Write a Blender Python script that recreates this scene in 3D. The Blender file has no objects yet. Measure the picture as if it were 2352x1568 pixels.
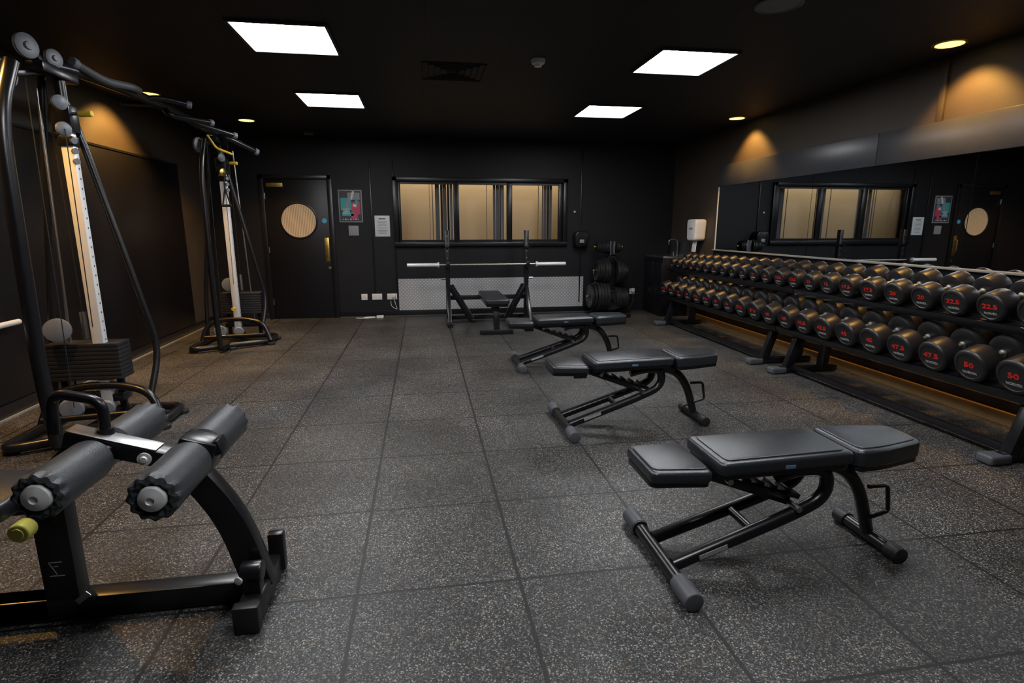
import bpy, bmesh, math, random
from mathutils import Vector, Matrix, Euler
random.seed(4)
scn = bpy.context.scene
scn.view_settings.view_transform = 'Standard'

# ------------------------------------------------------------------ materials
def newmat(name):
    m = bpy.data.materials.new(name); m.use_nodes = True
    return m, m.node_tree.nodes, m.node_tree.links
def bsdf(m): return m.node_tree.nodes['Principled BSDF']
def mat(name, col, rough=0.5, metal=0.0, bump=0.0, bscale=80.0, var=0.0, vscale=6.0, spec=0.5, emis=None, es=0.0):
    m, N, L = newmat(name); b = bsdf(m)
    b.inputs['Base Color'].default_value = (*col, 1)
    b.inputs['Roughness'].default_value = rough
    b.inputs['Metallic'].default_value = metal
    b.inputs['Specular IOR Level'].default_value = spec
    if emis:
        b.inputs['Emission Color'].default_value = (*emis, 1)
        b.inputs['Emission Strength'].default_value = es
    tc = N.new('ShaderNodeTexCoord')
    if bump > 0:
        n = N.new('ShaderNodeTexNoise'); n.inputs['Scale'].default_value = bscale; n.inputs['Detail'].default_value = 2
        bp = N.new('ShaderNodeBump'); bp.inputs['Strength'].default_value = bump; bp.inputs['Distance'].default_value = 0.004
        L.new(tc.outputs['Object'], n.inputs['Vector']); L.new(n.outputs['Fac'], bp.inputs['Height']); L.new(bp.outputs['Normal'], b.inputs['Normal'])
    if var > 0:
        n = N.new('ShaderNodeTexNoise'); n.inputs['Scale'].default_value = vscale; n.inputs['Detail'].default_value = 4
        mr = N.new('ShaderNodeMapRange'); mr.inputs['To Min'].default_value = 1 - var; mr.inputs['To Max'].default_value = 1 + var
        mx = N.new('ShaderNodeVectorMath'); mx.operation = 'SCALE'; mx.inputs[0].default_value = col
        L.new(tc.outputs['Object'], n.inputs['Vector']); L.new(n.outputs['Fac'], mr.inputs['Value']); L.new(mr.outputs['Result'], mx.inputs['Scale'])
        L.new(mx.outputs['Vector'], b.inputs['Base Color'])
    return m

M_wall = mat('black_wall_paint', (0.0055, 0.0056, 0.0080), 0.55, bump=0.2, bscale=60, var=0.35, vscale=2.5, spec=0.38)
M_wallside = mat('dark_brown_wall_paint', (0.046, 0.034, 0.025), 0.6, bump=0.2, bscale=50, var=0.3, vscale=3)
M_panel = mat('satin_black_panel', (0.006, 0.0055, 0.007), 0.34, var=0.3, vscale=2, spec=0.4)
M_trim = mat('black_gloss_trim', (0.008, 0.008, 0.010), 0.32)
M_board = mat('charcoal_board', (0.045, 0.047, 0.056), 0.34, bump=0.1, bscale=40, var=0.2)
M_door = mat('black_door', (0.006, 0.006, 0.008), 0.40, spec=0.4)
M_frame = mat('black_powder_coat', (0.008, 0.008, 0.010), 0.28)
M_rubber = mat('black_rubber', (0.014, 0.014, 0.016), 0.5)
M_head = mat('urethane_black', (0.014, 0.013, 0.014), 0.38, bump=0.1, bscale=220)
M_grey = mat('grey_rubber_cap', (0.08, 0.083, 0.093), 0.5)
M_leather = mat('black_vinyl_upholstery', (0.018, 0.021, 0.026), 0.28, bump=0.22, bscale=420, spec=0.65)
M_leather2 = mat('worn_black_vinyl', (0.030, 0.034, 0.040), 0.40, bump=0.35, bscale=300, var=0.2, vscale=15)
M_chrome = mat('chrome', (0.75, 0.75, 0.76), 0.18, 1.0)
M_alu = mat('brushed_aluminium', (0.80, 0.80, 0.80), 0.42, 0.25)
M_knurl = mat('knurled_steel', (0.5, 0.47, 0.42), 0.4, 1.0)
M_steel = mat('satin_steel', (0.45, 0.45, 0.46), 0.32, 1.0)
M_pulley = mat('grey_nylon_pulley', (0.15, 0.165, 0.19), 0.45)
M_yellow = mat('yellow_plastic', (0.65, 0.45, 0.03), 0.4)
M_lime = mat('pale_yellow_plastic', (0.80, 0.76, 0.15), 0.4)
M_brass = mat('brass', (0.6, 0.42, 0.12), 0.35, 1.0)
M_white = mat('white_plastic', (0.75, 0.75, 0.75), 0.35)
M_paper = mat('white_paper', (0.75, 0.75, 0.72), 0.8)
M_ink = mat('grey_ink', (0.2, 0.2, 0.2), 0.8)
M_black = mat('flat_black', (0.006, 0.006, 0.006), 0.7)
M_red = mat('red_print', (0.60, 0.018, 0.012), 0.5)
M_lgrey = mat('light_grey_print', (0.32, 0.32, 0.32), 0.5)
M_blue = mat('blue_sign', (0.05, 0.35, 0.6), 0.5)
M_bluetag = mat('blue_tag', (0.10, 0.18, 0.28), 0.6)
M_teal = mat('poster_teal', (0.05, 0.4, 0.42), 0.5)
M_pink = mat('poster_pink', (0.6, 0.06, 0.13), 0.5)
M_pdark = mat('poster_dark', (0.05, 0.05, 0.06), 0.5)
M_pgrey = mat('poster_grey', (0.3, 0.3, 0.32), 0.5)
M_cream = mat('cream_blind', (0.54, 0.415, 0.27), 0.8, var=0.06, vscale=3)
M_slat = mat('grey_slat', (0.10, 0.10, 0.11), 0.5)
M_ledge = mat('pale_ledge', (0.22, 0.22, 0.22), 0.5)
M_tan = mat('tan_skirting', (0.30, 0.19, 0.08), 0.55, bump=0.1, bscale=30, var=0.3, vscale=9)
M_mirror = mat('mirror_glass', (0.66, 0.72, 0.76), 0.012, 1.0)
M_lens = mat('light_panel_diffuser', (0.9, 0.9, 0.9), 0.5, emis=(0.97, 0.98, 1.0), es=30)
M_warm = mat('downlight_lens', (0.9, 0.8, 0.5), 0.5, emis=(1, 0.70, 0.16), es=3.0)
M_lframe = mat('light_frame', (0.05, 0.05, 0.05), 0.4)
M_plate = mat('cast_iron_plate', (0.016, 0.016, 0.018), 0.34)

# glass
M_glass, N, L = newmat('window_glass')
N.remove(bsdf(M_glass)); out = N['Material Output']
tr = N.new('ShaderNodeBsdfTransparent'); gl = N.new('ShaderNodeBsdfGlossy'); gl.inputs['Roughness'].default_value = 0.02
fr = N.new('ShaderNodeFresnel'); fr.inputs['IOR'].default_value = 1.45
mx = N.new('ShaderNodeMixShader'); L.new(fr.outputs[0], mx.inputs[0]); L.new(tr.outputs[0], mx.inputs[1]); L.new(gl.outputs[0], mx.inputs[2]); L.new(mx.outputs[0], out.inputs['Surface'])

def math_node(N, L, op, a, b=None):
    n = N.new('ShaderNodeMath'); n.operation = op
    for i, v in enumerate((a, b)):
        if v is None: continue
        if isinstance(v, (int, float)): n.inputs[i].default_value = v
        else: L.new(v, n.inputs[i])
    return n.outputs[0]

def grid_mask(N, L, xyz, ox, px, oy, py, w, wy=None):
    """1 on the seam lines"""
    res = []
    for ch, o, p, ww in (('X', ox, px, w), ('Y', oy, py, wy or w)):
        s = math_node(N, L, 'ADD', xyz.outputs[ch], -o + 100 * p + p*0.5)
        s = math_node(N, L, 'DIVIDE', s, p)
        f = math_node(N, L, 'FRACT', s)
        f = math_node(N, L, 'SUBTRACT', f, 0.5)
        f = math_node(N, L, 'ABSOLUTE', f)
        f = math_node(N, L, 'LESS_THAN', f, ww / p)
        res.append(f)
    return math_node(N, L, 'MAXIMUM', res[0], res[1])

# floor
M_floor, N, L = newmat('speckled_rubber_tiles'); b = bsdf(M_floor)
geo = N.new('ShaderNodeNewGeometry')
v1 = N.new('ShaderNodeTexVoronoi'); v1.inputs['Scale'].default_value = 235
L.new(geo.outputs['Position'], v1.inputs['Vector'])
def ramp(N, stops, interp='CONSTANT'):
    r = N.new('ShaderNodeValToRGB'); r.color_ramp.interpolation = interp
    e = r.color_ramp.elements
    e[0].position, e[0].color = stops[0][0], (*stops[0][1], 1)
    e[1].position, e[1].color = stops[1][0], (*stops[1][1], 1)
    for p, c in stops[2:]:
        k = e.new(p); k.color = (*c, 1)
    return r
s1 = N.new('ShaderNodeSeparateColor'); L.new(v1.outputs['Color'], s1.inputs[0])
r1 = ramp(N, [(0, (0.012, 0.012, 0.013)), (0.42, (0.030, 0.030, 0.031)), (0.64, (0.068, 0.066, 0.062)), (0.80, (0.165, 0.135, 0.10)), (0.87, (0.11, 0.125, 0.14)), (0.935, (0.31, 0.295, 0.26))])
L.new(s1.outputs[0], r1.inputs[0])
nz = N.new('ShaderNodeTexNoise'); nz.inputs['Scale'].default_value = 1.6; nz.inputs['Detail'].default_value = 5
L.new(geo.outputs['Position'], nz.inputs['Vector'])
mr = N.new('ShaderNodeMapRange'); mr.inputs['From Min'].default_value = 0.32; mr.inputs['From Max'].default_value = 0.68
mr.inputs['To Min'].default_value = 0.55; mr.inputs['To Max'].default_value = 1.25
L.new(nz.outputs['Fac'], mr.inputs['Value'])
xyz0 = N.new('ShaderNodeSeparateXYZ'); L.new(geo.outputs['Position'], xyz0.inputs[0])
tx_ = math_node(N, L, 'FLOOR', math_node(N, L, 'DIVIDE', math_node(N, L, 'ADD', xyz0.outputs['X'], 0.281+60.7), 0.607))
ty_ = math_node(N, L, 'FLOOR', math_node(N, L, 'DIVIDE', math_node(N, L, 'ADD', xyz0.outputs['Y'], -1.854+62.0), 0.62))
cmb = N.new('ShaderNodeCombineXYZ'); L.new(tx_, cmb.inputs[0]); L.new(ty_, cmb.inputs[1])
wn = N.new('ShaderNodeTexWhiteNoise'); wn.noise_dimensions = '2D'; L.new(cmb.outputs[0], wn.inputs['Vector'])
tone = N.new('ShaderNodeMapRange'); tone.inputs['To Min'].default_value = 0.86; tone.inputs['To Max'].default_value = 1.10; L.new(wn.outputs['Value'], tone.inputs['Value'])
sc = N.new('ShaderNodeVectorMath'); sc.operation = 'SCALE'; L.new(r1.outputs[0], sc.inputs[0]); L.new(math_node(N, L, 'MULTIPLY', mr.outputs[0], tone.outputs[0]), sc.inputs['Scale'])
nw = N.new('ShaderNodeTexNoise'); nw.inputs['Scale'].default_value = 55; nw.inputs['Detail'].default_value = 1; L.new(geo.outputs['Position'], nw.inputs['Vector'])
vm = N.new('ShaderNodeVectorMath'); vm.operation = 'MULTIPLY_ADD'; L.new(nw.outputs['Color'], vm.inputs[0]); vm.inputs[1].default_value = (0.009, 0.009, 0.009)
L.new(geo.outputs['Position'], vm.inputs[2])
xyz = N.new('ShaderNodeSeparateXYZ'); L.new(vm.outputs[0], xyz.inputs[0])
g = grid_mask(N, L, xyz, -0.277, 0.607, 1.858, 0.62, 0.0072, 0.0060)
gm = N.new('ShaderNodeMix'); gm.data_type = 'RGBA'; L.new(math_node(N, L, 'MULTIPLY', g, 0.95), gm.inputs['Factor']); L.new(sc.outputs[0], gm.inputs[6]); gm.inputs[7].default_value = (0.003, 0.003, 0.003, 1)
L.new(gm.outputs[2], b.inputs['Base Color'])
b.inputs['Roughness'].default_value = 0.50
b.inputs['Specular IOR Level'].default_value = 0.42
bp = N.new('ShaderNodeBump'); bp.inputs['Strength'].default_value = 0.5; bp.inputs['Distance'].default_value = 0.003
L.new(math_node(N, L, 'SUBTRACT', s1.outputs[1], math_node(N, L, 'MULTIPLY', g, 1.5)), bp.inputs['Height']); L.new(bp.outputs[0], b.inputs['Normal'])

# ceiling
M_ceil, N, L = newmat('black_ceiling_tiles'); b = bsdf(M_ceil)
geo = N.new('ShaderNodeNewGeometry'); xyz = N.new('ShaderNodeSeparateXYZ'); L.new(geo.outputs['Position'], xyz.inputs[0])
g = grid_mask(N, L, xyz, -1.145, 0.6, 3.89, 0.62, 0.006)
gm = N.new('ShaderNodeMix'); gm.data_type = 'RGBA'; L.new(g, gm.inputs['Factor']); gm.inputs[6].default_value = (0.010, 0.0095, 0.012, 1); gm.inputs[7].default_value = (0.002, 0.002, 0.002, 1)
L.new(gm.outputs[2], b.inputs['Base Color']); b.inputs['Roughness'].default_value = 0.6; b.inputs['Specular IOR Level'].default_value = 0.4

# diamond plate
M_diamond, N, L = newmat('diamond_plate'); b = bsdf(M_diamond)
b.inputs['Metallic'].default_value = 0.25; b.inputs['Roughness'].default_value = 0.34
geo = N.new('ShaderNodeNewGeometry'); sx_ = N.new('ShaderNodeSeparateXYZ'); L.new(geo.outputs['Position'], sx_.inputs[0])
P = 0.052
def family(ox, slope):
    u = math_node(N, L, 'ADD', sx_.outputs['X'], ox + 20*P); v = math_node(N, L, 'ADD', sx_.outputs['Z'], 20*P + ox)
    u = math_node(N, L, 'SUBTRACT', math_node(N, L, 'FRACT', math_node(N, L, 'DIVIDE', u, P)), 0.5)
    v = math_node(N, L, 'SUBTRACT', math_node(N, L, 'FRACT', math_node(N, L, 'DIVIDE', v, P)), 0.5)
    a = math_node(N, L, 'ADD', u, math_node(N, L, 'MULTIPLY', v, slope))
    c = math_node(N, L, 'SUBTRACT', v, math_node(N, L, 'MULTIPLY', u, slope))
    d = math_node(N, L, 'ADD', math_node(N, L, 'ABSOLUTE', math_node(N, L, 'MULTIPLY', a, 2.2)), math_node(N, L, 'ABSOLUTE', math_node(N, L, 'MULTIPLY', c, 6.0)))
    return math_node(N, L, 'LESS_THAN', d, 0.95)
fm = math_node(N, L, 'MAXIMUM', family(0.0, 1.0), family(P/2, -1.0))
bp = N.new('ShaderNodeBump'); bp.inputs['Strength'].default_value = 0.8; bp.inputs['Distance'].default_value = 0.003
L.new(fm, bp.inputs['Height']); L.new(bp.outputs[0], b.inputs['Normal'])
cm = N.new('ShaderNodeMix'); cm.data_type = 'RGBA'; L.new(fm, cm.inputs['Factor']); cm.inputs[6].default_value = (0.46, 0.46, 0.47, 1); cm.inputs[7].default_value = (0.95, 0.95, 0.95, 1)
L.new(cm.outputs[2], b.inputs['Base Color'])

# reeded round window
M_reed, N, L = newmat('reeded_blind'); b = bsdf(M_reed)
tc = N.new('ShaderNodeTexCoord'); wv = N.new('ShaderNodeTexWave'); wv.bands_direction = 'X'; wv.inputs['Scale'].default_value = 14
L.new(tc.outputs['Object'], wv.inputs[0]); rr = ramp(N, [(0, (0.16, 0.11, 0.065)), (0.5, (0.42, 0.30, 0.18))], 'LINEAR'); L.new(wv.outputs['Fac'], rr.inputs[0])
L.new(rr.outputs[0], b.inputs['Base Color']); L.new(rr.outputs[0], b.inputs['Emission Color']); b.inputs['Emission Strength'].default_value = 0.4  # blind stripes emit faintly: a glow put into the material, no lamp there
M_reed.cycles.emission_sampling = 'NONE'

# ------------------------------------------------------------------ builder
def fillet(pts, r, n=6):
    pts = [Vector(p) for p in pts]; o = [pts[0]]
    for i in range(1, len(pts) - 1):
        p, a, c = pts[i], pts[i-1], pts[i+1]
        da, dc = (a - p), (c - p)
        ra = min(r, da.length * 0.48); rc = min(r, dc.length * 0.48)
        s, e = p + da.normalized() * ra, p + dc.normalized() * rc
        for k in range(n + 1):
            t = k / n
            o.append(s * (1-t)**2 + p * 2*t*(1-t) + e * t*t)
    o.append(pts[-1]); return o

class B:
    def __init__(s, name):
        s.bm = bmesh.new(); s.mats = []; s.name = name
    def merge(s, tb, m, M=None):
        if M is not None: bmesh.ops.transform(tb, matrix=M, verts=tb.verts)
        if m not in s.mats: s.mats.append(m)
        idx = s.mats.index(m)
        for f in tb.faces: f.material_index = idx; f.smooth = True
        me = bpy.data.meshes.new('t'); tb.to_mesh(me); tb.free()
        s.bm.from_mesh(me); bpy.data.meshes.remove(me)
    def box(s, c, size, m, rot=None, bev=0.0, seg=2, M=None):
        tb = bmesh.new(); bmesh.ops.create_cube(tb, size=1)
        bmesh.ops.scale(tb, vec=size, verts=tb.verts)
        if bev > 0: bmesh.ops.bevel(tb, geom=tb.edges[:], offset=bev, segments=seg, profile=0.5, affect='EDGES')
        T = Matrix.Translation(c) @ (Euler(rot).to_matrix().to_4x4() if rot else Matrix())
        if M is not None: T = M @ T
        s.merge(tb, m, T)
    def bar(s, p0, p1, w, h, m, bev=0.003, up=(0, 0, 1), M=None):
        p0, p1 = Vector(p0), Vector(p1); d = p1 - p0; Lh = d.length; d.normalize()
        u = Vector(up)
        if abs(d.dot(u)) > 0.98: u = Vector((0, 1, 0))
        x = d; y = u.cross(x).normalized(); z = x.cross(y)
        R = Matrix((x, y, z)).transposed().to_4x4()
        tb = bmesh.new(); bmesh.ops.create_cube(tb, size=1); bmesh.ops.scale(tb, vec=(Lh, w, h), verts=tb.verts)
        if bev > 0: bmesh.ops.bevel(tb, geom=tb.edges[:], offset=bev, segments=2, profile=0.5, affect='EDGES')
        T = Matrix.Translation((p0 + p1) / 2) @ R
        if M is not None: T = M @ T
        s.merge(tb, m, T)
    def lathe(s, p0, d, prof, m, seg=28, M=None, wob=None):
        d = Vector(d).normalized(); q = d.to_track_quat('Z', 'Y').to_matrix().to_4x4()
        tb = bmesh.new(); rings = []
        for r, h in prof:
            if r < 1e-6: rings.append([tb.verts.new((0, 0, h))])
            else:
                ring = []
                for k in range(seg):
                    a = 2*math.pi*k/seg; rr_ = r * (wob(a, h) if wob else 1)
                    ring.append(tb.verts.new((rr_*math.cos(a), rr_*math.sin(a), h)))
                rings.append(ring)
        for a, c in zip(rings[:-1], rings[1:]):
            for k in range(seg):
                k2 = (k+1) % seg
                if len(a) == 1 and len(c) == 1: continue
                if len(a) == 1: tb.faces.new((a[0], c[k2], c[k]))
                elif len(c) == 1: tb.faces.new((a[k], a[k2], c[0]))
                else: tb.faces.new((a[k], a[k2], c[k2], c[k]))
        bmesh.ops.recalc_face_normals(tb, faces=tb.faces)
        T = Matrix.Translation(p0) @ q
        if M is not None: T = M @ T
        s.merge(tb, m, T)
    def cyl(s, p0, p1, r, m, seg=24, bev=0.0, M=None):
        p0, p1 = Vector(p0), Vector(p1); h = (p1-p0).length
        if bev > 0:
            pr = [(0, 0)] + [(r - bev + bev*math.sin(a), bev - bev*math.cos(a)) for a in (0, .5, 1.0, math.pi/2)]
            pr += [(r - bev + bev*math.cos(a), h - bev + bev*math.sin(a)) for a in (0, .5, 1.0, math.pi/2)] + [(0, h)]
        else: pr = [(0, 0), (r, 0), (r, h), (0, h)]
        s.lathe(p0, p1-p0, pr, m, seg, M)
    def tube(s, pts, r, m, fr=0.0, seg=14, closed=False, M=None, flat=1.0):
        pts = [Vector(p) for p in pts]
        if fr > 0 and not closed: pts = fillet(pts, fr)
        if closed and fr > 0:
            P = pts; mid = (P[0] + P[-1]) / 2
            pts = fillet([mid] + P + [mid], fr)[:-1]
        n = len(pts); tb = bmesh.new(); rings = []
        def tang(i):
            if closed: return (pts[(i+1) % n] - pts[i-1]).normalized()
            return (pts[min(i+1, n-1)] - pts[max(i-1, 0)]).normalized()
        t = tang(0); u = t.orthogonal().normalized()
        for i in range(n):
            t = tang(i); u = (u - t * u.dot(t)).normalized(); w = t.cross(u)
            rings.append([tb.verts.new(pts[i] + (u*math.cos(2*math.pi*k/seg) + w*math.sin(2*math.pi*k/seg)*flat)*r) for k in range(seg)])
        for i in range(n if closed else n-1):
            a, c = rings[i], rings[(i+1) % n]
            off = 0
            if closed and i == n-1:
                off = min(range(seg), key=lambda o: (c[o].co - a[0].co).length)
            for k in range(seg):
                tb.faces.new((a[k], a[(k+1) % seg], c[(k+1+off) % seg], c[(k+off) % seg]))
        if not closed:
            tb.faces.new(rings[0][::-1]); tb.faces.new(rings[-1])
        bmesh.ops.recalc_face_normals(tb, faces=tb.faces)
        s.merge(tb, m, M)
    def slab(s, poly, z0, z1, m, bev=0.0, seg=3, rc=0.0, M=None):
        if rc > 0:
            P = [Vector((x, y, 0)) for x, y in poly]; mid = (P[0]+P[-1])/2
            poly = [(v.x, v.y) for v in fillet([mid]+P+[mid], rc, 5)[:-1]]
        tb = bmesh.new()
        bot = [tb.verts.new((x, y, z0)) for x, y in poly]; top = [tb.verts.new((x, y, z1)) for x, y in poly]
        tb.faces.new(bot[::-1]); tb.faces.new(top); n = len(poly)
        for i in range(n): tb.faces.new((bot[i], bot[(i+1) % n], top[(i+1) % n], top[i]))
        bmesh.ops.recalc_face_normals(tb, faces=tb.faces)
        if bev > 0:
            es = [e for e in tb.edges if abs(e.verts[0].co.z - e.verts[1].co.z) < 1e-6]
            bmesh.ops.bevel(tb, geom=es, offset=bev, segments=seg, profile=0.5, affect='EDGES')
        s.merge(tb, m, M)
    def text(s, txt, size, M, m, ext=0.001, align='CENTER', bold=0.02):
        cu = bpy.data.curves.new('t', 'FONT'); cu.body = txt; cu.size = size; cu.extrude = ext; cu.align_x = align; cu.align_y = 'CENTER'; cu.resolution_u = 2
        cu.offset = size*bold
        o = bpy.data.objects.new('t', cu); scn.collection.objects.link(o)
        me = bpy.data.meshes.new_from_object(o); tb = bmesh.new(); tb.from_mesh(me)
        bpy.data.objects.remove(o); bpy.data.curves.remove(cu); bpy.data.meshes.remove(me)
        s.merge(tb, m, M)
    def mesh(s):
        me = bpy.data.meshes.new(s.name)
        for e in s.bm.edges:
            if len(e.link_faces) == 2 and e.calc_face_angle(0) > 0.6: e.smooth = False
        s.bm.to_mesh(me); s.bm.free()
        for m in s.mats: me.materials.append(m)
        return me
    def done(s, origin=None):
        me = s.mesh(); o = bpy.data.objects.new(s.name, me)
        if origin is not None:
            me.transform(Matrix.Translation(-Vector(origin))); o.location = origin
        scn.collection.objects.link(o); return o
def basis(o, x, y, z):
    M = Matrix((Vector(x).normalized(), Vector(y).normalized(), Vector(z).normalized())).transposed().to_4x4(); M.translation = Vector(o); return M
def ribbon(path, w0, w1):
    P = [Vector((x, y, 0)) for x, y in path]; Lf, R = [], []
    for i, p in enumerate(P):
        t = (P[min(i+1, len(P)-1)] - P[max(i-1, 0)]).normalized(); n = Vector((-t.y, t.x, 0)); f = i/(len(P)-1); w = (w0+(w1-w0)*f)/2
        Lf.append(p+n*w); R.append(p-n*w)
    return [(v.x, v.y) for v in Lf+R[::-1]]

# ------------------------------------------------------------------ room
XL, XR, YB, YF, H = -2.95, 3.92, 8.40, -2.6, 2.57
t = 0.12
o = B('floor'); o.box(((XL+XR)/2, (YB+YF)/2, -0.05), (XR-XL+2*t, YB-YF+2*t, 0.1), M_floor); o.done()
o = B('ceiling'); o.box(((XL+XR)/2, (YB+YF)/2, H+0.05), (XR-XL+2*t, YB-YF+2*t, 0.1), M_ceil); o.done()
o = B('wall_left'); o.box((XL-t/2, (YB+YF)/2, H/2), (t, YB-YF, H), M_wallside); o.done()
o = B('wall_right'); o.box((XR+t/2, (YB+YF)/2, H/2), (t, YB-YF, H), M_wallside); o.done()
o = B('wall_front'); o.box(((XL+XR)/2, YF-t/2, H/2), (XR-XL+2*t, t, H), M_wall); o.done()
WX0, WX1, WZ0, WZ1 = -0.34, 2.13, 1.10, 1.97
DX0, DX1, DZ = -2.17, -1.32, 1.98
def wb(x0, x1, z0, z1):
    o = B('wall_back'); o.box(((x0+x1)/2, YB+t/2, (z0+z1)/2), (x1-x0, t, z1-z0), M_wall); o.done()
wb(XL-t, DX0, 0, H); wb(DX0, DX1, DZ, H); wb(DX1, WX0, 0, H); wb(WX0, WX1, 0, WZ0); wb(WX0, WX1, WZ1, H); wb(WX1, XR+t, 0, H)
o = B('baseboard_back')
for a, c in ((XL, DX0-0.07), (DX1+0.07, 3.2)):
    o.box(((a+c)/2, YB-0.009, 0.045), (c-a, 0.018, 0.09), M_trim, bev=0.003)
    o.box(((a+c)/2, YB-0.022, 0.006), (c-a, 0.012, 0.012), M_grey)
o.done()
o = B('baseboard_left'); o.box((XL+0.009, 3.5, 0.05), (0.018, 9.7, 0.10), M_trim, bev=0.003)
o.box((XL+0.03, 3.5, 0.006), (0.02, 9.7, 0.012), M_ledge); o.done()
o = B('wall_panel_left')
for a, c in ((-1.0, 1.2), (1.205, 3.4), (3.405, 5.5), (5.505, 7.55)):
    o.box((XL+0.01, (a+c)/2, 1.08), (0.02, c-a, 1.94), M_panel, bev=0.002)
o.box((XL+0.014, 3.3, 2.06), (0.028, 8.5, 0.02), M_trim); o.done()
o = B('baseboard_right'); o.box((XR-0.02, 2.9, 0.045), (0.04, 9.0, 0.09), M_tan, bev=0.004)
o.box((XR-.012, 2.9, .17), (.024, 9.0, .010), M_tan, bev=.002); o.done()

# window
o = B('window_1')
for (x0, x1, z0, z1, d) in ((WX0-0.07, WX1+0.07, WZ1, WZ1+0.06, .05), (WX0-0.07, WX1+0.07, WZ0-0.06, WZ0, .07), (WX0-0.07, WX0, WZ0-.06, WZ1+.06, .05), (WX1, WX1+.07, WZ0-.06, WZ1+.06, .05)):
    o.box(((x0+x1)/2, YB-d/2+0.001, (z0+z1)/2), (x1-x0, d, z1-z0), M_trim, bev=0.006)
PX = [(-0.30, 0.47), (0.55, 1.27), (1.35, 2.07)]
for x0, x1 in ((WX0, -.30), (.47, .55), (1.27, 1.35), (2.07, WX1)):
    o.box(((x0+x1)/2, YB+0.04, (WZ0+WZ1)/2), (x1-x0, 0.08, WZ1-WZ0), M_trim, bev=0.004)
for z0, z1 in ((WZ0, WZ0+.035), (WZ1-.035, WZ1)): o.box(((WX0+WX1)/2, YB+.04, (z0+z1)/2), (WX1-WX0, 0.075, z1-z0), M_trim)
for x0, x1 in PX:
    o.box(((x0+x1)/2, YB+0.05, (WZ0+WZ1)/2), (x1-x0, 0.006, WZ1-WZ0-.07), M_glass)
o.done()
# corridor behind
o = B('wall_corridor')
o.box((0.9, 9.12, 1.5), (4.0, 0.06, 1.9), M_cream)
o.box((0.9, 8.82, 0.56), (4.0, 0.6, 0.05), M_cream); o.box((0.9, 8.82, 2.44), (4.0, 0.6, 0.05), M_white)
o.box((-1.1, 8.82, 1.5), (0.05, 0.6, 1.9), M_cream); o.box((2.9, 8.82, 1.5), (0.05, 0.6, 1.9), M_cream)
o.done()
o = B('vertical_blinds')
def slat(x, w, m, y=8.60): o.box((x, y, 1.53), (w, 0.012, 0.98), m)
for xs in ((.165, .012, M_slat), (.235, .06, M_slat), (.30, .03, M_black), (.345, .055, M_slat), (.40, .03, M_black), (.445, .04, M_pgrey), (.12, .006, M_slat),
           (.985, .008, M_slat), (1.10, .035, M_slat), (1.15, .05, M_slat), (1.19, .02, M_black), (1.225, .05, M_pgrey),
           (1.79, .008, M_slat), (1.86, .02, M_slat), (1.90, .045, M_slat), (1.945, .03, M_black), (1.985, .04, M_slat)): slat(*xs)
o.box((.9, 8.60, 2.04), (2.7, .04, .04), M_slat)
o.done()
def area(name, loc, sx, sy, e, col, rot=(0, 0, 0), parent=None):
    l = bpy.data.lights.new(name, 'AREA'); l.shape = 'RECTANGLE'; l.size = sx; l.size_y = sy; l.energy = e; l.color = col
    ob = bpy.data.objects.new(name, l); scn.collection.objects.link(ob); ob.location = loc; ob.rotation_euler = rot; return ob
area('corridor_light', (0.9, 8.74, 2.39), 3.4, 0.15, 19, (1, 0.86, 0.64), (math.radians(20), 0, 0))

# door
o = B('door_1')
o.box(((DX0+DX1)/2, YB+0.02, DZ/2+0.004), (DX1-DX0-0.006, 0.045, DZ-0.008), M_door, bev=0.003)
for x in (DX0-0.035, DX1+0.035): o.box((x, YB-0.015, DZ/2+0.03), (0.068, 0.03, DZ+0.06), M_trim, bev=0.005)
o.box(((DX0+DX1)/2, YB-0.015, DZ+0.03), (DX1-DX0+0.13, 0.03, 0.058), M_trim, bev=0.005)
fy = YB-0.0025
c = (-1.735, fy, 1.41)
o.lathe((c[0], fy, c[2]), (0, -1, 0), [(0, 0.004), (0.235, 0.004)], M_reed, 48)
o.lathe((c[0], fy, c[2]), (0, -1, 0), [(0.235, 0.0), (0.235, 0.012), (0.245, 0.014), (0.258, 0.010), (0.26, 0)], M_trim, 48)
o.lathe((-1.385, fy, 1.41), (0, -1, 0), [(0, 0.003), (0.036, 0.003), (0.036, 0)], M_blue, 24)
o.box((-1.385, fy-.004, 1.418), (.03, .001, .004), M_white); o.box((-1.385, fy-.004, 1.404), (.03, .001, .004), M_white)
o.box((-1.372, fy-0.002, 1.00), (0.06, 0.004, 0.34), M_brass, bev=0.001)
o.tube([(-1.372, fy-.005, .90), (-1.372, fy-.045, .90), (-1.372, fy-.045, 1.10), (-1.372, fy-.005, 1.10)], 0.009, M_brass, .02)
o.lathe((-1.35, fy, 0.74), (0, -1, 0), [(0, .01), (.02, .01), (.022, 0)], M_brass, 20)
o.box((-2.03, fy-.002, 1.90), (0.22, 0.004, 0.055), M_brass, bev=0.001)
for z in (.25, 1.0, 1.75): o.cyl((DX0+.002, fy-.006, z-.04), (DX0+.002, fy-.006, z+.04), .008, M_steel)
o.done()

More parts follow.
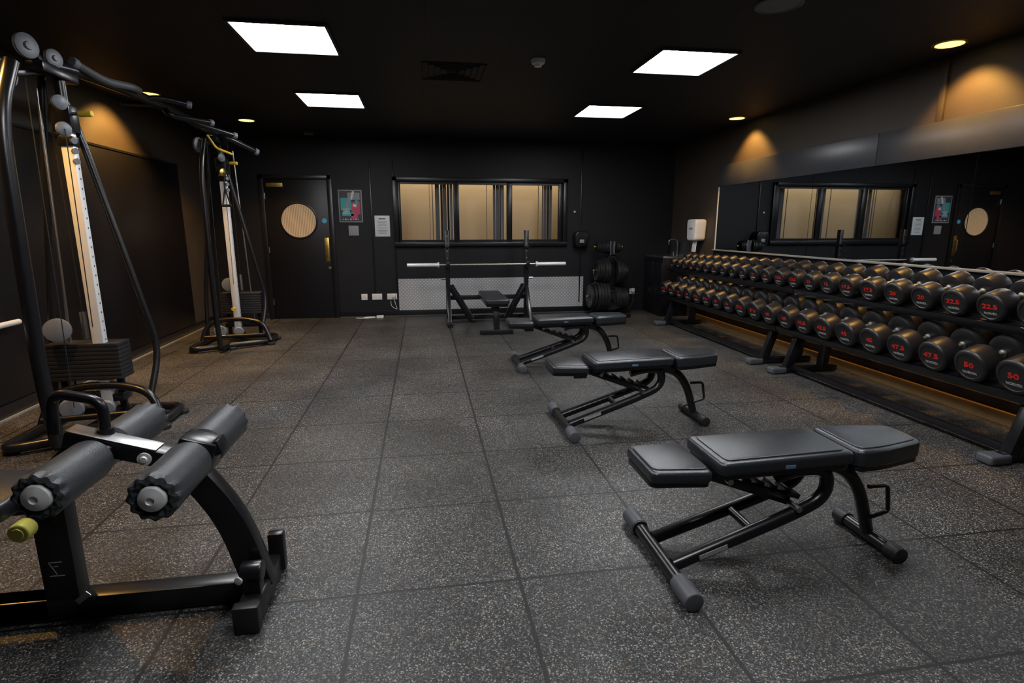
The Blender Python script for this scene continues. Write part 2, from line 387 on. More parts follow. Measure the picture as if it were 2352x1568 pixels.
# ------------------------------------------------------------------ wall items
o = B('framed_poster')
px, pz, w, h = -1.01, 1.615, 0.33, 0.455
o.box((px, YB-0.006, pz), (w, 0.012, h), M_lgrey, bev=0.002)
o.box((px, YB-0.0125, pz), (w-.03, 0.003, h-.03), M_pdark)
def pp(x, z, ww, hh, m, k=0, r=0): o.box((px+x, YB-0.0146-k*.0006, pz+z), (ww, 0.001, hh), m, rot=(0, r, 0))
pp(-.06, .03, .15, .17, M_teal); pp(.075, -.03, .12, .17, M_pink); pp(.05, .14, .17, .1, M_pgrey); pp(-.08, .15, .09, .07, M_pdark, 1)
pp(.03, .15, .03, .12, M_paper, 1, .3); pp(-.04, -.11, .16, .05, M_teal, 1); pp(-.04, .02, .045, .22, M_pgrey, 2, .25); pp(.05, -.14, .09, .07, M_pink, 1)
for i in range(7): pp(-.11+.035*i, -.185, .022, .016, M_paper if i % 2 else M_pgrey, 2)
for i in range(5): pp(-.06, -.04-.016*i, .1, .006, M_paper, 3)
pp(.09, .06, .05, .05, M_teal, 2, .5); pp(.06, .01, .05, .04, M_paper, 3, .2)
o.done()
o = B('wall_patch_sticker'); o.box((-0.985, YB-0.003, 1.27), (0.14, 0.006, 0.14), M_pgrey, bev=.002); o.done()
o = B('wall_notice')
nx, nz = -0.575, 1.335
o.box((nx, YB-0.005, nz), (0.215, 0.010, 0.30), M_white, bev=.002)
o.box((nx, YB-0.0105, nz+.105), (0.10, 0.001, 0.02), M_ink)
for i in range(9):
    o.box((nx, YB-0.0105, nz+.07-.022*i), (0.15-.02*(i % 3), 0.001, 0.006), M_ink)
o.done()
def outlet(x, z, double=True, name='power_outlet'):
    o = B(name); w = .145 if double else .088
    o.box((x, YB-.006, z), (w, .012, .088), M_white, bev=.003)
    for k in ((-.036, .036) if double else (0,)):
        for dx, dz in ((0, .012), (-.012, -.012), (.012, -.012)): o.box((x+k+dx, YB-.0125, z+dz), (.006, .001, .006), M_black)
    return o
outlet(-.885, .30, False).done(); outlet(-.70, .30).done()
o = outlet(-.48, .30)
o.box((-.455, YB-.03, .31), (.05, .04, .05), M_white, bev=.008)
o.tube([(-.455, YB-.05, .30), (-.43, YB-.08, .18), (-.40, YB-.06, .10), (-.50, YB-.05, .16), (-.50, YB-.04, .24)], .004, M_white, .05, seg=8)
o.done()
o = outlet(3.30, .31, False); o.box((3.30, YB-.03, .33), (.05, .04, .06), M_white, bev=.006)
o.tube([(3.30, YB-.045, .30), (3.31, YB-.05, .15), (3.24, YB-.05, .03)], .004, M_grey, .05, seg=8); o.done()
o = B('extension_cable')
o.tube([(-1.0, 8.22, .012), (-.85, 8.18, .012), (-.70, 8.26, .012), (-.82, 8.30, .012), (-.92, 8.24, .012), (-.78, 8.20, .012)], .007, M_white, .06, seg=8)
o.box((-.66, 8.25, .02), (.10, .05, .04), M_white, bev=.005); o.done()
o = B('trim_conduit_back')
for x in (-.72, -.40): o.box((x, YB-.008, 1.15+.15), (.022, .016, 1.9), M_trim, bev=.003)
o.box((2.42, YB-.008, 1.3), (.02, .016, 2.3), M_trim, bev=.003); o.done()
o = B('diamond_plate_panel'); o.box((1.05, YB-.008, .31), (2.86, .012, .50), M_diamond)
for x in (-.33, .6, 1.55, 2.4):
    for z in (.10, .52): o.lathe((x, YB-.014, z), (0, -1, 0), [(0, .004), (.008, .003), (.009, 0)], M_steel, 10)
o.done()
o = B('wipe_dispenser')
o.slab([(-.10, -.10), (.10, -.10), (.115, .08), (.07, .13), (-.07, .13), (-.115, .08)], 0, .17, M_frame, bev=.02, rc=.03, M=basis((2.40, YB, 1.13), (1, 0, 0), (0, 0, 1), (0, -1, 0)))
o.box((2.40, YB-.172, 1.11), (.07, .004, .05), M_lgrey, bev=.001); o.box((2.36, YB-.12, 1.04), (.05, .06, .03), M_white, bev=.008); o.done()
o = B('wall_call_button'); o.lathe((2.32, YB, 1.55), (0, -1, 0), [(0, .012), (.014, .01), (.016, 0)], M_white, 16); o.done()

# right wall
seams = [7.0, 5.19, 3.5, 1.8, 0.1, -1.6]
o = B('wall_mirror')
for a, c in zip(seams[:-1], seams[1:]): o.box((XR-.008, (a+c)/2, 1.435), (.012, a-c-.006, .81), M_mirror)
o.box((XR-.008, 7.012, 1.435), (.02, .02, .83), M_alu); o.done()
o = B('trim_mirror_header')
for a, c in ((7.03, 4.4), (4.395, 1.8), (1.795, -1.6)): o.box((XR-.018, (a+c)/2, 1.975), (.036, a-c, .265), M_board, bev=.003)
o.done()
o = B('trim_mirror_ledge'); o.box((XR-.02, 2.72, 1.02), (.04, 8.64, .018), M_ledge, bev=.003); o.done()
o = B('trim_wall_right_lower'); o.box((XR-.006, 2.72, .60), (.012, 8.64, .80), M_panel); o.done()
o = B('trim_conduit_right'); o.box((XR-.012, 3.86, 2.335), (.024, .05, .45), M_wallside, bev=.003); o.done()
o = B('paper_towel_dispenser')
o.slab([(-.12, -.13), (.12, -.13), (.14, .13), (.12, .17), (-.12, .17), (-.14, .13)], 0, .17, M_white, bev=.03, seg=4, rc=.05, M=basis((XR, 7.42, 1.26), (0, -1, 0), (0, 0, 1), (-1, 0, 0)))
o.box((XR-.10, 7.42, 1.07), (.012, .10, .19), M_paper, rot=(0, .12, 0)); o.box((XR-.1715, 7.42, 1.30), (.003, .1, .03), M_pgrey); o.done()
o = B('sink_cabinet')
o.box((3.70, 8.03, .43), (.42, .64, .86), M_panel, bev=.006)
for y in (7.87, 8.19): o.box((3.484, y, .43), (.012, .30, .74), M_trim, bev=.003)
o.box((3.70, 8.03, .875), (.43, .66, .03), M_steel, bev=.006)
o.slab([(3.53, 7.80), (3.83, 7.80), (3.83, 8.2), (3.53, 8.2)], .885, .894, M_steel, bev=.003, rc=.05)
o.slab([(3.56, 7.83), (3.80, 7.83), (3.80, 8.17), (3.56, 8.17)], .8905, .896, M_black, rc=.05)
o.tube([(3.84, 8.0, .88), (3.84, 8.0, 1.14), (3.70, 8.0, 1.14), (3.70, 8.0, 1.06)], .012, M_chrome, .06)
o.cyl((3.84, 8.12, .885), (3.84, 8.12, .95), .015, M_chrome)
for y in (7.9, 8.22): o.box((3.905, y, 1.0), (.012, .28, .22), M_steel)
o.done()

# ------------------------------------------------------------------ ceiling fixtures
def panel(x, y, name='ceiling_light_panel'):
    o = B(name); s = .59
    for dx, dy, sx, sy in ((-s/2, 0, .02, s+.02), (s/2, 0, .02, s+.02), (0, -s/2-.01, s+.02, .02), (0, s/2+.01, s+.02, .02)):
        o.box((x+dx, y+dy, H-.008), (sx, sy, .016), M_lframe)
    o.box((x, y, H-.006), (s-.02, s, .008), M_lens)
    o.done(origin=(x, y, H))
for x, y in ((-.85, 4.21), (-.85, 6.07), (2.02, 4.31), (2.04, 6.16), (-.85, 2.33), (2.02, 2.45), (.6, 1.0)): panel(x, y)
def downlight(x, y, e, ang=100, aim=0):
    o = B('downlight')
    o.lathe((x, y, H), (0, 0, -1), [(.085, 0), (.085, .004), (.10, .006), (.105, 0)], M_brass, 32)
    o.lathe((x, y, H), (0, 0, -1), [(0, .005), (.086, .005)], M_warm, 16)
    ob = o.done(origin=(x, y, H))
    l = bpy.data.lights.new('lamp', 'SPOT'); l.energy = e; l.color = (1, .52, .12); l.spot_size = math.radians(ang); l.spot_blend = .6; l.shadow_soft_size = .05
    lo = bpy.data.objects.new('lamp', l); scn.collection.objects.link(lo); lo.parent = ob; lo.location = (0, 0, -.02); lo.rotation_euler = (0, aim, 0)
for x, y in ((3.66, 3.62), (3.68, 6.32), (3.66, 1.0)): downlight(x, y, 110, aim=-.32)
downlight(-2.54, 6.1, 190, ang=112, aim=.42); downlight(-2.5, 3.3, 140, ang=115, aim=.05); downlight(-2.03, 7.36, 90, ang=110)
o = B('smoke_detector'); o.lathe((.91, 4.43, H), (0, 0, -1), [(.055, 0), (.055, .012), (.048, .03), (.03, .036), (.028, .05), (0, .052)], M_white, 28); o.done()
o = B('ceiling_speaker'); o.lathe((2.05, 3.17, H), (0, 0, -1), [(.13, 0), (.13, .008), (.118, .012), (.115, .006), (0, .008)], M_pulley, 40); o.done()
o = B('motion_sensor'); o.box((-1.45, 8.05, H-.025), (.12, .06, .05), M_grey, bev=.008); o.done()
o = B('ceiling_air_vent')
for k in range(5):
    w = .50-.10*k
    if w > .05: o.tube([(.29-w/2, 4.87-w/2, H-.003-.001*k), (.29+w/2, 4.87-w/2, H-.003-.001*k), (.29+w/2, 4.87+w/2, H-.003-.001*k), (.29-w/2, 4.87+w/2, H-.003-.001*k)], .006, M_black, .01, seg=6, closed=True)
o.done()

# ------------------------------------------------------------------ adjustable benches
def bench_mesh():
    o = B('adjustable_bench')
    T = Matrix.Translation
    def pad(poly, th, z, tilt, px, m=M_leather, rc=.03):
        M = T((px, 0, z)) @ Matrix.Rotation(tilt, 4, 'Y')
        o.slab(poly, -th, 0, m, bev=.018, seg=4, rc=rc, M=M)
        inn = [(x*.90, y*.84) for x, y in poly]
        o.slab(inn, -.01, .005, m, bev=.0045, seg=3, rc=rc, M=M)
        sm = [(x*.97, y*.93) for x, y in poly]
        o.slab(sm, -th-.014, -th+.004, M_frame, rc=.03, M=M)
    pad([(-.125, -.135), (.115, -.148), (.115, .148), (-.125, .135)], .05, .450, math.radians(2), .02)
    pad([(-.28, -.148), (.28, -.142), (.28, .142), (-.28, .148)], .055, .478, math.radians(-1), .44)
    pad([(-.165, -.145), (-.05, -.140), (.10, -.105), (.165, -.09), (.165, .09), (.10, .105), (-.05, .140), (-.165, .145)], .075, .485, math.radians(-1), .90, rc=.045)
    o.cyl((0, -.27, .035), (0, .27, .035), .028, M_frame)
    for s in (-1, 1):
        o.cyl((0, s*.19, .037), (0, s*.31, .037), .037, M_grey, bev=.006)
        o.cyl((0, s*.185, .037), (0, s*.20, .037), .034, M_grey)
    for s in (-1, 1):
        o.tube([(.02, s*.095, .045), (.50, s*.085, .205), (.66, s*.08, .27), (.66, s*.075, .39), (.54, s*.07, .395), (.44, s*.07, .37)], .026, M_frame, .10)
    o.cyl((.35, -.09, .155), (.35, .09, .155), .018, M_frame)
    o.tube([(.52, 0, .38), (.76, 0, .38), (.88, 0, .27), (.95, 0, .05)], .032, M_frame, .13, flat=.8)
    o.cyl((.955, -.155, .032), (.955, .155, .032), .027, M_frame)
    for s in (-1, 1): o.cyl((.955, s*.11, .033), (.955, s*.175, .033), .033, M_rubber, bev=.005)
    o.tube([(.90, -.03, .27), (.99, -.03, .27), (1.01, -.03, .15), (.93, -.03, .13)], .009, M_frame, .02, seg=10)
    o.bar((.10, 0, .385), (.66, 0, .395), .06, .035, M_frame)
    o.bar((.17, .02, .37), (.60, .02, .24), .07, .022, M_frame)
    for k in range(6):
        f = k/5; o.box((.24+.30*f, .02, .36-.09*f), (.012, .085, .03), M_frame, rot=(0, .3, 0), bev=.002)
    o.bar((.18, -.05, .38), (.52, -.05, .25), .012, .035, M_frame)
    o.cyl((.52, -.12, .245), (.52, .12, .245), .012, M_steel)
    o.cyl((.23, -.10, .375), (.23, .10, .375), .012, M_steel)
    for s in (-1, 1):
        o.box((.10, s*.05, .37), (.09, .008, .05), M_frame, bev=.003); o.box((.70, s*.045, .39), (.14, .008, .06), M_frame, bev=.003)
    o.bar((.72, 0, .39), (.98, 0, .395), .05, .03, M_frame)
    o.box((.17, -.122, .10), (.12, .002, .018), M_lgrey, rot=(0, -.32, 0))
    o.box((.44, -.148, .445), (.04, .003, .012), M_bluetag)
    return o.mesh()
bm_ = bench_mesh()
for x, y, r in ((.90, 1.88, 0), (.90, 3.44, .01), (.88, 5.13, -.01)):
    ob = bpy.data.objects.new('adjustable_bench', bm_); ob.location = (x, y, 0); ob.rotation_euler = (0, 0, r); scn.collection.objects.link(ob)

# ------------------------------------------------------------------ dumbbell racks
TL = math.radians(18); dv = Vector((math.cos(TL), 0, math.sin(TL))); nv = Vector((-math.sin(TL), 0, math.cos(TL)))
S_low, S_up = Vector((3.282, 0, .41)), Vector((3.426, 0, .759))
def rack(y0, y1, feet):
    o = B('dumbbell_rack')
    for S in (S_low, S_up):
        for k, hgt in ((.045, .03), (.285, .03)):
            c = S + dv*k - nv*(.003+hgt/2)
            o.bar((c.x, y0, c.z), (c.x, y1, c.z), .06, hgt, M_frame, up=nv)
        c = S + dv*(-.005) - nv*.03
        o.bar((c.x, y0, c.z), (c.x, y1, c.z), .01, .055, M_frame, up=nv)
    for y in feet:
        o.bar((3.22, y, .035), (3.80, y, .035), .06, .05, M_frame, bev=.008)
        o.slab([(-.075, -.05), (.075, -.045), (.075, .045), (-.075, .05)], 0, .055, M_grey, bev=.014, seg=3, rc=.02, M=basis((3.20, y, .002), (1, 0, 0), (0, 1, 0), (0, 0, 1)))
        o.bar((3.66, y, .05), (3.74, y, .98), .06, .09, M_frame, up=(0, 1, 0), bev=.006)
        a = S_low - nv*.05; o.bar((a.x+.02, y, a.z), (3.72, y, a.z+.15), .05, .05, M_frame)
        a = S_up - nv*.05; o.bar((a.x+.02, y, a.z), (3.74, y, a.z+.10), .05, .05, M_frame)
        o.bar((3.30, y, .05), (3.40, y, .38), .07, .06, M_frame, up=(0, 1, 0))
    o.bar((3.34, feet[0], .055), (3.34, feet[1], .055), .04, .04, M_frame)
    o.bar((3.70, feet[0], .30), (3.70, feet[1], .30), .03, .04, M_frame)
    o.done(origin=(3.5, (y0+y1)/2, 0))
rack(1.75, 4.655, (2.47, 4.47)); rack(4.67, 7.38, (4.83, 7.05))
GAP = .115
def db_mesh(wt, r, hl, gap):
    o = B('dumbbell')
    pr = [(0, .004), (r*.72, .004), (r*.76, 0), (r-.020, 0), (r-.009, .004), (r-.002, .012), (r, .022), (r, hl-.018), (r-.004, hl-.006), (r-.016, hl), (r*.5, hl+.004), (0, hl+.004)]
    o.lathe((0, 0, 0), (1, 0, 0), pr, M_head, 32)
    o.lathe((hl*2+gap, 0, 0), (-1, 0, 0), pr, M_head, 32)
    o.lathe((hl, 0, 0), (1, 0, 0), [(.024, 0), (.024, .012), (.015, .018), (.017, gap/2), (.015, gap-.018), (.024, gap-.012), (.024, gap)], M_knurl, 18)
    M = basis((.003, 0, r*.08), (0, -1, 0), (0, 0, 1), (-1, 0, 0)) @ Matrix.Diagonal((1.2, .85, 1, 1))
    o.text(wt, r*.50, M, M_red, .001, bold=.025)
    M = basis((.003, 0, -r*.38), (0, -1, 0), (0, 0, 1), (-1, 0, 0))
    o.text('NORVEX', r*.21, M, M_lgrey, .0008)
    return o.mesh()
cache = {}
def fmt(w): return ('%g' % w)
def place_row(S, ws, r0, r1, ys, sp):
    y = ys
    for i, w in enumerate(ws):
        f = i/(len(ws)-1); r = round(r0+(r1-r0)*f, 3); hl = .08+.055*((r-.05)/.055)
        key = (w, round(r, 2))
        if key not in cache: cache[key] = (db_mesh(fmt(w), r, hl, GAP), r, hl)
        me, r, hl = cache[key]
        tot = 2*hl+GAP
        c = S + nv*(r+.0005) + dv*((.33-tot)/2)
        ob = bpy.data.objects.new('dumbbell', me); ob.location = (c.x, y, c.z); ob.rotation_euler = (0, -TL, 0)
        scn.collection.objects.link(ob); y += sp(r)
        if y > 7.32: break
low = [50, 50, 50, 47.5, 47.5, 45, 45, 42.5, 42.5, 40, 40, 37.5, 37.5, 35, 35, 32.5, 32.5, 30, 30, 27.5, 27.5]
up = [25, 25, 25, 22.5, 22.5, 20, 20, 17.5, 17.5, 15, 15, 12.5, 12.5, 10, 10, 9, 9, 8, 8, 7, 7, 6, 6, 5, 5, 4, 4, 3, 3]
place_row(S_low, low, .107, .090, 2.21, lambda r: 2*r+.046)
place_row(S_up, up, .098, .056, 2.05, lambda r: 2*r+.054)

# ------------------------------------------------------------------ bench press station
o = B('bench_press_station')
for x in (.33, 1.44):
    o.box((x, 7.72, .64), (.06, .07, 1.28), M_frame, bev=.006)
    o.box((x, 7.62, .03), (.07, .70, .06), M_frame, bev=.008)
    o.bar((x, 7.35, .05), (x, 7.69, .50), .05, .05, M_frame)
    o.box((x, 7.62, .79), (.05, .12, .02), M_frame, bev=.004); o.box((x, 7.565, .82), (.05, .015, .07), M_frame, bev=.004)
    o.box((x, 7.645, 1.05), (.05, .1, .02), M_frame); o.cyl((x-.03 if x < 1 else x+.03, 7.67, .62), (x-.09 if x < 1 else x+.09, 7.67, .62), .014, M_steel)
    for z in (.9, 1.0, 1.1, 1.2): o.lathe((x, 7.684, z), (0, -1, 0), [(0, .002), (.01, .002), (.01, 0)], M_steel, 10)
o.bar((.33, 7.85, .05), (1.44, 7.85, .05), .06, .06, M_frame)
o.bar((.33, 7.72, .35), (1.44, 7.72, .35), .06, .06, M_frame)
for s, x in ((1, .36), (-1, 1.41)): o.bar((x, 7.70, .52), (x+s*.28, 7.55, .06), .07, .07, M_frame)
o.bar((.885, 7.72, .33), (.885, 6.72, .33), .07, .07, M_frame)
o.bar((.885, 6.78, .33), (.885, 6.74, .04), .07, .06, M_frame, up=(0, 1, 0)); o.box((.885, 6.74, .03), (.42, .07, .06), M_frame, bev=.008)
o.slab([(.735, 6.60), (1.035, 6.60), (1.03, 7.62), (.74, 7.62)], .39, .455, M_leather, bev=.018, seg=4, rc=.04)
o.slab([(.75, 6.62), (1.02, 6.62), (1.02, 7.6), (.75, 7.6)], .362, .394, M_frame, rc=.04)
o.done()
o = B('barbell')
o.cyl((.2, 7.62, .815), (1.57, 7.62, .815), .014, M_knurl)
for a, c in ((-.22, .2), (1.57, 1.99)):
    o.cyl((a, 7.62, .815), (c, 7.62, .815), .025, M_alu, bev=.003)
for x in (.2, 1.57): o.cyl((x-.012, 7.62, .815), (x+.012, 7.62, .815), .036, M_alu, bev=.003)
o.done()

# ------------------------------------------------------------------ plate tree
o = B('weight_plate_tree')
tx, ty = 2.80, 8.02
o.box((tx, ty, .57), (.09, .12, 1.10), M_frame, bev=.01)
o.box((tx, ty, .03), (.14, .62, .06), M_frame, bev=.01); o.box((tx, ty-.28, .03), (.45, .09, .06), M_frame, bev=.01); o.box((tx, ty+.28, .03), (.45, .09, .06), M_frame, bev=.01)
def platelathe(x, y, z, d, r, th):
    o.lathe((x, y, z), d, [(.024, 0), (r-.006, 0), (r, .006), (r, th-.006), (r-.006, th), (r-.025, th), (r-.03, th-.008), (.065, th-.010), (.058, th), (.024, th)], M_plate, 36)
def plates(x, dirx, y, z, rs):
    tot = sum(th+.003 for r, th in rs)+.035
    o.cyl((x, y, z), (x+dirx*tot, y, z), .018, M_frame, bev=.003)
    k = x+dirx*.01
    for r, th in rs:
        platelathe(k, y, z, (dirx, 0, 0), r, th); k += dirx*(th+.003)
    o.cyl((x+dirx*(tot-.015), y, z), (x+dirx*(tot+.01), y, z), .019, M_brass, bev=.003)
plates(tx-.045, -1, ty, .29, [(.225, .045), (.225, .045), (.225, .045), (.225, .045), (.20, .04), (.18, .04)])
plates(tx+.045, 1, ty, .25, [(.18, .04), (.18, .04), (.16, .035), (.16, .035), (.16, .035)])
plates(tx-.045, -1, ty-.02, .68, [(.185, .04), (.185, .04), (.17, .035), (.16, .035), (.15, .03)])
plates(tx+.045, 1, ty-.02, .66, [(.185, .04), (.17, .035), (.16, .03), (.14, .03), (.12, .03)])
plates(tx-.045, -1, ty, 1.03, [(.10, .03), (.10, .025), (.09, .025), (.09, .02), (.085, .02), (.08, .02), (.075, .02)])
plates(tx+.045, 1, ty, 1.03, [(.09, .03), (.085, .025), (.075, .02)])
for (z, rs) in ((.24, [(.15, .035), (.15, .035)]), (.86, [(.07, .02)])):
    o.cyl((tx, ty-.06, z), (tx, ty-.20, z), .018, M_frame)
    k = ty-.07
    for r, th in rs: platelathe(tx, k, z, (0, -1, 0), r, th); k -= th+.003
o.done()

# ------------------------------------------------------------------ cable crossover
o = B('cable_crossover_machine')
cx = -2.13
def unit(cy, sx, sy):
    o.box((cx, cy, 1.0), (.070, .055, 1.80), M_alu, bev=.008)
    for k in range(26): o.lathe((cx+.0355, cy, .3+k*.06), (1, 0, 0), [(0, .0006), (.007, .0006)], M_grey, 10)
    o.box((cx, cy, .10), (.12, .10, .06), M_frame, bev=.01)
    o.cyl((cx, cy, 1.88), (cx, cy, 2.24), .03, M_frame)
    o.tube([(cx-.03, cy-.35, 2.20), (cx-.04, cy-.50, 1.9), (cx-.04, cy-.54, .5), (cx-.04, cy-.50, .06)], .038 if cy < 5 else .026, M_frame, .25)
    o.tube([(cx-.05, cy+.05, 2.22), (cx+.02, cy+.07, 1.95), (-1.83, cy+.12, .50), (-1.86, cy-.02, .20)], .021, M_frame, .15)
    o.tube([(cx-.12, cy+.05, 2.22), (cx-.35, cy+.12, .6), (cx-.36, cy+.05, .08)], .021, M_frame, .15)
    for s in (-1, 1): o.cyl((cx+sx+s*.11, cy+sy, .25), (cx+sx+s*.05, cy+sy, 2.15), .009, M_steel, seg=12)
    o.box((cx+sx, cy+sy, .20), (.40, .12, .05), M_frame, bev=.005)
    for k in range(9): o.box((cx+sx, cy+sy, .345+k*.0275), (.44, .16, .025), M_rubber, bev=.003)
    o.cyl((cx+sx, cy+sy, .6), (cx+sx, cy+sy, .78), .018, M_steel)
    o.lathe((cx+sx-.1, cy+sy-.1, .68), (.3, -1, 0), [(0, 0), (.06, 0), (.075, .004), (.072, .015), (.075, .026), (.06, .03), (.02, .034), (0, .034)], M_pulley, 30)
    o.bar((cx+sx-.1, cy+sy-.08, .60), (cx+sx-.1, cy+sy-.08, .70), .03, .02, M_frame)
    for s in (-1, 1): o.bar((cx+sx+s*.17, cy+sy, .06), (cx+sx+s*.17, cy+sy, .33), .04, .03, M_frame)
    o.tube([(cx-.36, cy-.5, .045), (cx+.36, cy-.12, .045), (cx+.36, cy+.25, .045), (cx-.36, cy+.25, .045)], .03, M_frame, .12, closed=True)
    o.tube([(cx+.37, cy-.12, .05), (cx+.30, cy-.06, .24), (cx+.1, cy-.02, .29), (cx-.15, cy-.02, .29), (cx-.32, cy-.04, .24), (cx-.37, cy-.10, .05)], .026, M_frame, .1)
    o.tube([(cx+.3, cy-.1, .12), (cx-.3, cy-.2, .12)], .02, M_frame)
    o.bar((cx-.04, cy-.5, .05), (cx, cy+.22, .05), .06, .05, M_frame)
    for a, c in ((.37, -.12), (.36, .2), (-.36, .22), (-.34, -.42), (0.02, -.33)): o.cyl((cx+a, cy+c, .0), (cx+a, cy+c, .03), .045, M_rubber, bev=.005)
    o.lathe((cx-.16, cy-.12, .17), (.3, -1, 0), [(0, 0), (.06, 0), (.07, .015), (.06, .03), (0, .034)], M_pulley, 26)
    o.lathe((cx+.03, cy-.10, .16), (.3, -1, 0), [(0, 0), (.045, 0), (.055, .015), (.045, .03), (0, .034)], M_pulley, 26)
    o.box((cx, cy-.05, 2.22), (.10, .34, .06), M_frame, bev=.01)
    for dx, dy, z, r in ((-.02, -.24, 2.31, .065), (.02, -.08, 2.29, .05), (-.10, -.34, 2.14, .075)):
        o.lathe((cx+dx, cy+dy, z), (.9, -.35, 0), [(0, 0), (r*.8, 0), (r, .005), (r*.94, .015), (r, .025), (r*.8, .03), (r*.35, .03), (r*.3, .04), (0, .042)], M_pulley, 30)
        o.bar((cx+dx+.02, cy+dy, z), (cx, cy-.08, 2.22), .03, .03, M_frame)
    o.box((cx, cy, 1.97), (.11, .10, .16), M_frame, bev=.01)
    o.box((cx, cy, 1.84), (.085, .075, .06), M_frame, bev=.006)
    o.cyl((cx+.05, cy-.01, 2.0), (cx+.10, cy-.02, 2.0), .01, M_steel); o.cyl((cx+.09, cy-.02, 2.0), (cx+.17, cy-.03, 2.0), .018, M_yellow, bev=.005)
    for z in (2.05, 1.90): o.lathe((cx+.02, cy-.08, z), (.8, -.5, 0), [(0, 0), (.035, 0), (.042, .005), (.038, .012), (.042, .02), (.035, .025), (0, .03)], M_pulley if z > 2 or cy < 5 else M_brass, 26)
    for dz in (0, .06, .12): o.lathe((cx+.04, cy-.03, 1.72+dz), (.7, -.6, 0), [(0, .02), (.018, .02), (.018, 0)], M_pulley, 16)
    o.tube([(cx+.045, cy-.1, 1.9), (cx+.03, cy-.11, .7)], .003, M_black, seg=6)
    o.tube([(cx+sx, cy+sy, .7), (cx+sx, cy+sy, 2.2)], .004, M_black, seg=6)
    o.tube([(cx-.06, cy-.2, 2.3), (cx-.10, cy-.2, .2)], .003, M_black, seg=6)
unit(3.94, -.10, .04); unit(6.65, .02, .18)
o.tube([(cx-.02, 3.85, 2.26), (cx-.02, 4.15, 2.30), (cx-.04, 5.0, 2.34), (cx-.04, 5.8, 2.34), (cx, 6.5, 2.28), (cx, 6.85, 2.22)], .036, M_frame, .3)
def grip(p, r=.024, m=None):
    o.tube(p, r, m or M_frame, .10)
    a, b2 = Vector(p[-2]), Vector(p[-1]); d = (b2-a).normalized(); o.cyl(b2-d*.01, b2+d*.03, r+.006, M_pulley, bev=.006)
grip([(cx, 4.95, 2.36), (cx+.10, 4.6, 2.31), (cx+.06, 4.35, 2.28), (cx+.01, 4.12, 2.33)], .026, M_grey)
grip([(cx-.04, 5.15, 2.34), (cx+.06, 5.2, 2.36), (cx+.22, 5.28, 2.33)])
grip([(cx-.04, 5.45, 2.34), (cx+.02, 5.4, 2.26), (cx+.24, 5.70, 2.26)])
grip([(cx-.04, 5.85, 2.34), (cx+.05, 5.9, 2.28), (cx+.30, 6.15, 2.22)])
grip([(cx, 6.55, 2.27), (cx+.12, 6.5, 2.25), (cx+.34, 6.72, 2.14)], .03)
o.tube([(cx+.0, 6.3, 2.24), (cx+.06, 6.35, 2.12), (cx+.16, 6.5, 2.08)], .012, M_yellow, .03)
o.tube([(cx-.3, 5.3, 2.33), (cx-.04, 5.45, 2.35)], .024, M_frame)
o.tube([(cx+.05, 6.52, 1.83), (cx+.05, 6.52, 1.73), (cx+.01, 6.52, 1.55), (cx+.09, 6.52, 1.55), (cx+.05, 6.52, 1.73)], .008, M_black, .02, seg=8)
o.cyl((cx+.0, 6.52, 1.55), (cx+.10, 6.52, 1.55), .015, M_black)
o.cyl((cx+.0, 6.57, .42), (cx+.0, 6.53, .42), .02, M_yellow)
o.done()

# ------------------------------------------------------------------ decline bench with leg rollers
o = B('decline_bench')
by = 1.91
o.box((-1.25, by, .045), (1.22, .075, .08), M_frame, bev=.006)
o.bar((-.62, 1.745, .045), (-.62, 2.07, .045), .075, .085, M_frame, bev=.01)
o.box((-.60, 2.055, .09), (.06, .04, .16), M_frame, bev=.008)
o.box((-.62, 1.725, .05), (.085, .04, .10), M_rubber, bev=.008)
o.cyl((-.655, 1.82, .16), (-.585, 1.82, .16), .036, M_frame, bev=.006); o.bar((-.62, 1.82, .06), (-.62, 1.82, .15), .055, .05, M_frame)
o.lathe((-.655, 1.79, .15), (-.3, -1, 0), [(.014, 0), (.014, .008), (0, .01)], M_alu, 12)
o.box((-1.255, by, .30), (.105, .065, .48), M_frame, bev=.006)
o.box((-1.255, by-.034, .20), (.055, .003, .07), M_black)
for z, w in ((.225, .04), (.175, .045), (.21, .015)): o.box((-1.255, by-.036, z), (w, .001, .003), M_lgrey)
o.bar((-1.275, by-.036, .225), (-1.255, by-.036, .18), .001, .003, M_lgrey, bev=0)
o.box((-1.185, by-.045, .09), (.05, .004, .02), M_steel, rot=(0, -.7, 0))
arm = fillet([(-.625, .05, 0), (-.69, .32, 0), (-.80, .50, 0), (-.86, .56, 0)], .22, 8)
o.slab(ribbon([(v.x, v.y) for v in arm], .10, .085), -.032, .032, M_frame, bev=.005, seg=2, M=basis((0, by, 0), (1, 0, 0), (0, 0, 1), (0, -1, 0)))
o.bar((-1.17, by, .655), (-.83, by, .545), .07, .055, M_frame, bev=.004)
o.bar((-1.16, by, .684), (-.90, by, .600), .066, .004, M_steel, bev=.001)
o.lathe((-.935, by-.036, .575), (0, -1, 0), [(.022, 0), (.022, .005), (.012, .006), (.010, .012), (0, .013)], M_alu, 24)
o.bar((-.80, by, .567), (-.70, by, .60), .075, .05, M_frame, bev=.004)
o.bar((-1.25, by, .50), (-1.12, by, .62), .06, .09, M_frame)
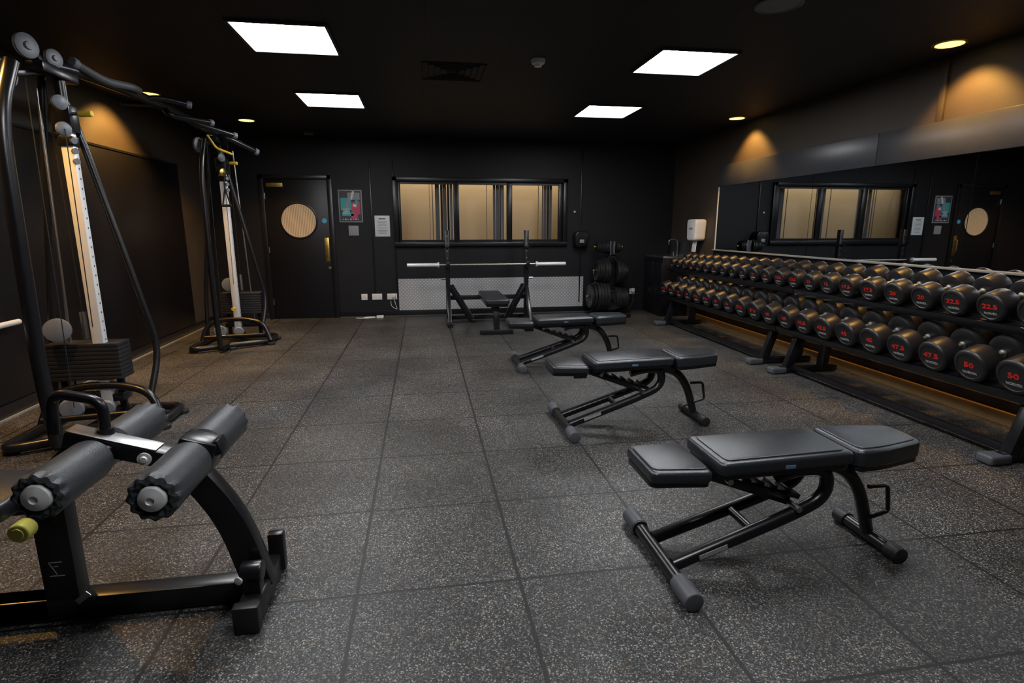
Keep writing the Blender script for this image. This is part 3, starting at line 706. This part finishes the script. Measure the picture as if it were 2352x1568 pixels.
def roller(x, z, y0, y1, r, near):
    L_ = y1-y0
    if near: prof = [(.03, .012), (r*.55, .004), (r*.78, -.006), (r*.93, .0), (r, .016), (r, .03), (r*.985, L_*.5), (r, L_-.022), (r*.95, L_-.006), (r*.8, L_+.002), (0, L_)]
    else: prof = [(0, 0), (r*.8, -.002), (r*.95, .006), (r, .022), (r*.985, L_*.5), (r, L_-.03), (r, L_-.016), (r*.93, L_), (r*.78, L_+.006), (.03, L_-.01)]
    def wob(a, hh):
        e = max(0, 1 - (hh if near else L_-hh)/.03)
        return 1 + .07*e*math.cos(12*a)
    o.lathe((x, y0, z), (0, 1, 0), prof, M_leather2, 72, wob=wob)
    ye = y0 if near else y1; s = -1 if near else 1
    o.lathe((x, ye-s*.012, z), (0, s, 0), [(.038, 0), (.040, .012), (.036, .022), (.018, .029), (.012, .030), (.011, .025), (0, .025)], M_alu if near else M_frame, 28)
for x, z, r in ((-.788, .567, .072), (-1.078, .595, .068)):
    roller(x, z, 1.59, 1.855, r, True); roller(x, z, 1.965, 2.24, r, False)
    o.cyl((x, 1.60, z), (x, 2.23, z), .02, M_steel)
    if x > -1: o.box((x+.01, by, z+.01), (.12, .10, .11), M_frame, bev=.012, rot=(0, .3, 0))
    else: o.box((x, by, z), (.09, .10, .09), M_frame, bev=.012, rot=(0, .3, 0))
o.tube([(-1.07, by+.02, .65), (-1.065, by+.02, .765), (-1.21, by+.02, .80), (-1.225, by+.02, .66)], .017, M_frame, .045)
o.cyl((-1.07, by+.02, .64), (-1.07, by+.02, .67), .026, M_frame)
o.cyl((-1.285, by-.03, .385), (-1.285, by-.075, .385), .013, M_steel); o.cyl((-1.285, by-.075, .385), (-1.285, by-.125, .385), .032, M_lime, bev=.008)
o.lathe((-1.285, by-.125, .385), (0, -1, 0), [(.018, -.001), (.018, .004), (0, .004)], M_lime, 20)
MM = Matrix.Translation((-1.50, by-.0, .50)) @ Matrix.Rotation(math.radians(4), 4, 'Y')
o.slab([(-.2, -.15), (.19, -.15), (.19, .15), (-.2, .15)], -.065, 0, M_leather, bev=.02, seg=4, rc=.05, M=MM)
MM = Matrix.Translation((-2.13, by-.0, .40)) @ Matrix.Rotation(math.radians(-12), 4, 'Y')
o.slab([(-.42, -.14), (.40, -.15), (.40, .15), (-.42, .14)], -.065, 0, M_leather, bev=.02, seg=4, rc=.05, M=MM)
o.bar((-1.25, by, .43), (-1.70, by, .41), .06, .05, M_frame); o.bar((-1.70, by, .41), (-2.45, by, .27), .06, .05, M_frame)
o.bar((-1.86, by, .05), (-1.86, by, .38), .06, .06, M_frame, up=(0, 1, 0)); o.bar((-1.3, by, .045), (-1.9, by, .045), .075, .08, M_frame); o.box((-1.88, by, .035), (.08, .5, .07), M_frame, bev=.01)
o.done()

o = B('stretch_rail')
o.cyl((-2.87, 2.2, .665), (-2.87, 4.38, .665), .02, M_alu, bev=.004)
for y in (2.4, 3.3, 4.2): o.bar((-2.95+.02, y, .665), (-2.87, y, .665), .03, .03, M_frame)
o.done()

# ------------------------------------------------------------------ world & camera
w = bpy.data.worlds.new('world'); scn.world = w; w.use_nodes = True
w.node_tree.nodes['Background'].inputs[0].default_value = (0.02, 0.02, 0.02, 1)
cam = bpy.data.cameras.new('camera'); cam.sensor_width = 36; cam.lens = 1260/2352*36; cam.clip_start = .05
co = bpy.data.objects.new('camera', cam); scn.collection.objects.link(co)
co.location = (0, 0, 1.33); co.rotation_euler = (math.radians(90-11.84), 0, math.radians(-9.1)); scn.camera = co
